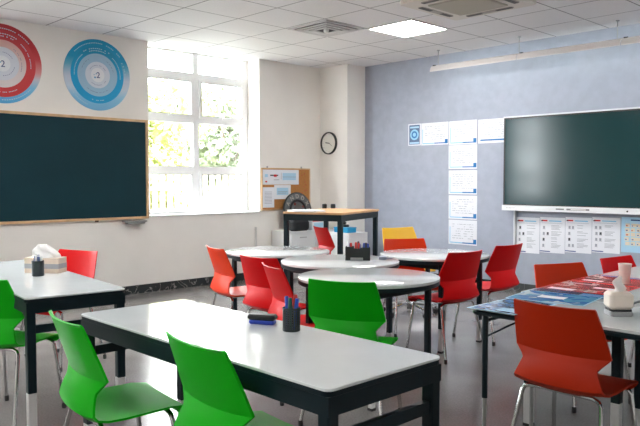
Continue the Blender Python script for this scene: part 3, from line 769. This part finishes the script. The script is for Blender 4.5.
for k, (dx, dy) in enumerate(((-.02, -.01), (-.006, -.018), (.010, -.016), (.021, -.002), (.0, .010), (-.014, .012), (.014, .014))):
    pen((-4.457+dx, 1.790+dy), ZT+.011, .115+.004*(k % 3), .03, k*1.1, inkw if k % 2 else inks, inks if k % 2 else inkw, 'short blue and white marker in the black holder on left table', gp2)
# organizer on the middle round table
og = thing('pen_organizer', 'black three-part pen organizer on the middle round table', 'organizer', (-3.63, 3.925, ZT), math.radians(41))
for k, (x0, x1, h) in enumerate(((-.095, -.03, .105), (-.03, .035, .092), (.035, .095, .10))):
    m = MB(); y0, y1 = -.035, .035; t = .003
    m.box(x0, x1, y0, y1, 0, t); m.box(x0, x0+t, y0, y1, t, h); m.box(x1-t, x1, y0, y1, t, h); m.box(x0+t, x1-t, y0, y0+t, t, h); m.box(x0+t, x1-t, y1-t, y1, t, h)
    m.build('compartment', mat('organizer_black', (26, 32, 35), .35), og)
m = MB(); m.box(-.055, .040, -.075, -.036, 0, .022); m.build('front_tray', mat('tray_grey', (150, 155, 158), .4), og)
gp3 = 'markers standing in the black organizer'
Mo = Matrix.Translation((-3.63, 3.925, 0))@Matrix.Rotation(math.radians(41), 4, 'Z')
for k, (dx, dy, c, cc, L) in enumerate([(-.08, -.01, inkw, inkw, .13), (-.062, .01, inkw, inkb, .125), (-.045, -.012, inkw, inkr, .13), (-.018, .0, inkw, inkr, .135), (.0, -.012, inkw, inkr, .13), (.018, .01, inkb, inkb, .12),
        (.05, -.01, inkb, inkb, .13), (.066, .012, inkw, inkr, .125), (.08, -.008, inkb, inkb, .125), (-.07, .02, inkw, inkw, .14), (-.005, .02, inkw, inkk, .14), (.06, .0, inkb, inkk, .13)]):
    p = Mo@Vector((dx, dy, 0))
    colour = {id(inkw): 'white', id(inkb): 'blue', id(inkr): 'red', id(inkk): 'black'}
    comp = 'left' if dx < -.03 else ('middle' if dx < .035 else 'right')
    pen((p.x, p.y), ZT+.004, L, .07, k*1.9, c, cc, '%s-capped marker in the %s compartment of the black organizer, %s' % (colour[id(cc)], comp, 'behind' if dy > .005 else 'in front'), gp3)
m = MB(); m.lathe([(.03, 0), (.032, .003), (.032, .02), (.026, .026)], 16); m.tube([(.03, 0, .012), (.06, .01, .012), (.07, .03, .012)], .006, 6)
o = m.build('tape_roll', mat('translucent_grey', (150, 160, 180), .4), None, (-3.52, 4.09, ZT)); tag(o, 'small pale roll lying right behind the black organizer', 'tape')
# right tables: posters
def flat(name, w, h, marks, base, loc, rz, lab):
    s = sheet(name, w, h, marks, base, .0015); s.location = loc; s.rotation_euler = (0, 0, rz); tag(s, lab, 'poster', 'laminated posters lying on the right tables'); return s
def art_mat(name, c1, c2, c3, sc):
    m = bpy.data.materials.new(name); m.use_nodes = True; nt = m.node_tree; b = nt.nodes['Principled BSDF']; b.inputs['Roughness'].default_value = .15
    tc = nt.nodes.new('ShaderNodeTexCoord'); vn = nt.nodes.new('ShaderNodeTexNoise'); vn.inputs['Scale'].default_value = sc; vn.inputs['Detail'].default_value = 2; vn.inputs['Distortion'].default_value = 1.2
    nt.links.new(tc.outputs['Object'], vn.inputs['Vector'])
    r = nt.nodes.new('ShaderNodeValToRGB'); e = r.color_ramp.elements; r.color_ramp.interpolation = 'CONSTANT'
    e[0].position = 0; e[0].color = (*lin(c1), 1); e[1].position = .56; e[1].color = (*lin(c3), 1); q = e.new(.45); q.color = (*lin(c2), 1); q = e.new(.62); q.color = (*lin(c1), 1)
    nt.links.new(vn.outputs['Fac'], r.inputs['Fac']); nt.links.new(r.outputs['Color'], b.inputs['Base Color']); return m
SHEETM += [art_mat('blue_artwork', (95, 168, 212), (50, 118, 190), (222, 236, 246), 5), art_mat('red_artwork', (214, 42, 46), (200, 80, 78), (232, 226, 222), 7), art_mat('navy_artwork', (50, 55, 110), (75, 70, 120), (60, 80, 150), 7), art_mat('slate_artwork', (90, 130, 175), (55, 85, 140), (175, 205, 228), 9)]
fb = [(.03, .03, .97, .97, 11)]
flat('poster', .26, .40, [(.04, .03, .96, .97, 14), (.5, .1, .9, .3, 8), (.1, .75, .9, .8, 3)], 8, (-1.762, 3.018, ZT), 0, 'dark blue poster at the front left corner of the nearest right table')
flat('poster', .40, .32, [(.02, .02, .98, .98, 11), (.3, .38, .65, .62, 0), (.1, .7, .9, .75, 3)], 8, (-1.730, 3.377, ZT+.0021), math.radians(8), 'light blue poster with white patch in the middle, right behind the orange chair with darkened colour')
flat('poster', .42, .14, [(.02, .03, .98, .97, 13), (.62, .1, .95, .8, 3)], 9, (-1.735, 3.575, ZT+.0006), math.radians(4), 'purple-blue strip of poster between the light blue and red ones')
flat('poster', .42, .42, [(.02, .02, .98, .98, 12), (.1, .1, .45, .25, 0), (.55, .5, .9, .62, 0), (.1, .75, .5, .83, 1)], 5, (-1.760, 3.835, ZT+.0004), math.radians(2), 'red and white poster nearer to us on the middle right table')
flat('poster', .42, .38, [(.02, .02, .98, .98, 12), (.1, .85, .9, .95, 3), (.2, .4, .6, .5, 2), (.1, .15, .4, .27, 0)], 5, (-1.765, 4.245, ZT+.0004), 0, 'red poster farthest away on the middle right table, in front of the orange chair')
flat('poster', .40, .42, [(.02, .02, .98, .98, 12), (.2, .7, .7, .8, 4), (.5, .3, .9, .45, 3)], 5, (-1.20, 3.98, ZT+.0004), 0, 'red poster on the right edge table behind the tissue holder')
# tissue holder
th = thing('tissue_holder', 'small white tissue holder with grey base on the nearest right table', 'tissue box', (-1.31, 3.165, ZT), math.radians(42))
m = MB(); m.rbox(-.052, .052, -.05, .05, 0, .022, .004, rc=.015); m.build('base', mat('holder_grey', (165, 168, 172), .4), th)
m = MB(); m.rbox(-.050, .050, -.048, .048, .022, .030, .002, rc=.02); m.build('slot', black_p, th)
m = MB(); m.rbox(-.055, .055, -.052, .052, .030, .108, .014, rc=.022, n=4); m.build('cover', mat('cover_cream', (236, 226, 214), .4), th)
m = MB(); rings = []
for k in range(8):
    t = k/7; z = .104+.07*t; rr = .026*(1-.75*abs(t-.35)) if t < .9 else .006
    rings.append([Vector((rr*math.cos(a)*(1+.2*math.sin(3*a+k))+.006*math.sin(k), rr*.6*math.sin(a), z+.003*math.sin(4*a))) for a in [2*PI*i/20 for i in range(20)]])
m.loft(rings, smooth=True); m.build('tissue', mat('tissue_white', (240, 240, 240)), th)
m = MB(); m.lathe([(.024, 0), (.026, .002), (.037, .115), (.039, .118), (.037, .119), (.034, .115), (.023, .004)], 28); o = m.build('cup', mat('white_cup', (232, 226, 218), .35), None, (-1.68, 4.14, ZT+.003)); tag(o, 'white tapered cup standing on the red posters', 'cup')
o = thing('marker_holder', 'black round holder at the right edge, next to the tissue holder', 'pen cup', (-1.205, 3.262, ZT))
m = MB(); m.lathe([(.036, 0), (.038, .004), (.038, .10), (.035, .10), (.034, .01), (.001, .01)], 26); m.build('cup', mat('holder_dark', (28, 42, 48)), o)
m = MB(); m.lathe([(.0385, .06), (.0385, .09), (.0375, .09), (.0375, .06)], 26); m.build('band', alu, o)

# cable conduit on the wall near the bench
m = MB(); m.box(XL, XL+.02, 6.05, 6.075, .10, .72); o = m.build('cable_duct', mat('duct_white', (205, 203, 200), .5)); tag(o, 'thin white vertical cable duct on the wall left of the workbench leg', 'cable duct')

# ------------------------------------------------------------------ outside
lawn = mat('lawn', (85, 88, 70), .9, noise=.3, scale=2)
struct(MB().box(-60, XL-T-.05, -25, 50, -.5, -.25).build('ground', lawn))
fe = thing('slat_fence', 'pale vertical slat fence seen through the lower window panes', 'fence', (-13.5, 0, -.25))
m = MB()
yy = -8
while yy < 24:
    m.box(-.015, .015, yy, yy+.12, .05, 1.75); yy += .19
m.build('slats', mat('pale_fence_wood', (120, 110, 96), .8, noise=.1, scale=4), fe)
m = MB(); m.box(.015, .05, -8, 24, .4, .48); m.box(.015, .05, -8, 24, 1.4, 1.48); m.build('rail', mat('pale_fence_wood', (120, 110, 96)), fe)
car = thing('car', 'white parked car seen through the lower right window pane', 'car', (-11.6, 9.4, -.25), PI/2)
carw = mat('white_car_paint', (235, 238, 240), .2, coat=.5)
side = [(-2.1, .35), (-2.15, .75), (-1.9, .92), (-1.2, 1.0), (-.75, 1.42), (.7, 1.45), (1.35, 1.05), (2.05, .92), (2.15, .6), (2.1, .35)]
m = MB(); m.loft([[Vector((x*.98, y*(.97 if z < 1.1 else .8), z)) for x, z in side] for y in (-.86, .86)]); 
m.build('body', carw, car)
m = MB()
for s_ in (-1, 1):
    for q in ([(-1.0, 1.03), (-.68, 1.36), (-.05, 1.38), (-.05, 1.03)], [(.02, 1.03), (.02, 1.38), (.62, 1.38), (1.1, 1.03)]):
        vs = [Vector((x, s_*((.845 if z < 1.1 else .70)), z)) for x, z in q]+[Vector((x, s_*(.855 if z < 1.1 else .72), z)) for x, z in q]
        m.add(vs, [(0,1,2,3), (4,7,6,5), (0,4,5,1), (1,5,6,2), (2,6,7,3), (3,7,4,0)])
m.build('side_window', mat('car_glass', (90, 100, 105), .1), car)
for x in (-1.35, 1.35):
    for s_ in (-1, 1):
        M = Matrix.Translation((x, s_*.78, .32))@Matrix.Rotation(PI/2, 4, 'X')
        m = MB(); m.lathe([(.20, -.1), (.32, -.09), (.32, .09), (.20, .1)], 24, M=M); m.build('wheel', rubber, car)
leafm = []
for nm, c1, c2 in (('leaf_lime', (128, 138, 72), (165, 172, 105)), ('leaf_green', (95, 115, 60), (130, 142, 85)), ('leaf_grey_green', (80, 92, 75), (128, 138, 102))):
    mm = mat(nm, c1, .6, col2=c2, scale=1.5); leafm.append(mm)
bark = mat('bark', (110, 95, 80), .9, noise=.2)
def tree(x, y, h, R_, label, lm, seed, z0=.7):
    root = thing('leafy_tree', label, 'tree', (x, y, -.25), 0, 'trees outside the window')
    rnd = random.Random(seed)
    m = MB(); m.tube([(0, 0, 0), (.1, .05, h*.3), (-.05, .1, h*.6), (.05, 0, h*.85)], [.16, .13, .09, .04], 8)
    for k in range(6):
        a = rnd.uniform(0, 6.28); m.tube([(0, 0, h*.3+k*.3), (math.cos(a)*R_*.4, math.sin(a)*R_*.4, h*.45+k*.35), (math.cos(a)*R_*.75, math.sin(a)*R_*.75, h*.5+k*.4)], [.05, .035, .015], 6)
    m.build('trunk', bark, root)
    m = MB(); blobs = [(Vector((rnd.gauss(0, R_*.42), rnd.gauss(0, R_*.42), rnd.uniform(z0, h))), rnd.uniform(.35, .7)) for _ in range(60)]
    for c, br in blobs:
        for _ in range(80):
            d = Vector((rnd.gauss(0, 1), rnd.gauss(0, 1), rnd.gauss(0, 1))).normalized(); p = c+d*br*rnd.uniform(.6, 1.05)
            u = Vector((rnd.gauss(0, 1), rnd.gauss(0, 1), rnd.gauss(0, 1))).normalized(); v_ = u.cross(d).normalized() if abs(u.dot(d)) < .99 else Vector((1, 0, 0))
            s_ = rnd.uniform(.05, .10)
            m.add([p-u*s_*1.5, p+v_*s_*.7, p+u*s_*1.5, p-v_*s_*.7], [(0, 1, 2, 3)])
    m.build('crown', lm, root)
tree(-15.6, 8.9, 3.9, 1.35, 'lime-leaved tree behind the left window panes', leafm[0], 1)
tree(-16.6, 12.3, 4.0, 1.3, 'grey-green tree behind the right window panes', leafm[2], 2)
tree(-21.8, 13.2, 5.0, 2.1, 'taller lime tree farther off behind the two nearer trees', leafm[0], 4)
tree(-22.5, 18.4, 5.0, 1.9, 'tall green tree farthest off to the right', leafm[1], 6)

# ------------------------------------------------------------------ light
wd = bpy.data.worlds.new('daylight'); S.world = wd; wd.use_nodes = True
bg = wd.node_tree.nodes['Background']; bg.inputs[0].default_value = (.93, .97, 1., 1); bg.inputs[1].default_value = 9.
sl = bpy.data.lights.new('sun', 'SUN'); sl.energy = 6; sl.angle = .02; sl.color = (1, .97, .88)
so = bpy.data.objects.new('sun', sl); C.objects.link(so); so.location = (5, -3, 12)
so.rotation_euler = Vector((-.55, .25, -.8)).to_track_quat('-Z', 'Y').to_euler()

# ------------------------------------------------------------------ camera
cam = bpy.data.cameras.new('camera'); co = bpy.data.objects.new('camera', cam); C.objects.link(co)
cam.sensor_width = 36; cam.sensor_fit = 'HORIZONTAL'; cam.lens = 694/640*36; cam.clip_end = 200
yaw, pitch = math.radians(45.9035), math.radians(2.64)
co.location = (0, 0, 1.36)
co.rotation_euler = (PI/2-pitch, 0, yaw)
S.camera = co
S.view_settings.view_transform = 'Standard'; S.view_settings.look = 'None'; S.view_settings.gamma = 1
S.view_settings.use_curve_mapping = False
S.view_settings.exposure = 1.68
S.cycles.max_bounces = 10; S.cycles.diffuse_bounces = 6; S.cycles.use_denoising = True
S.cycles.sample_clamp_indirect = 8
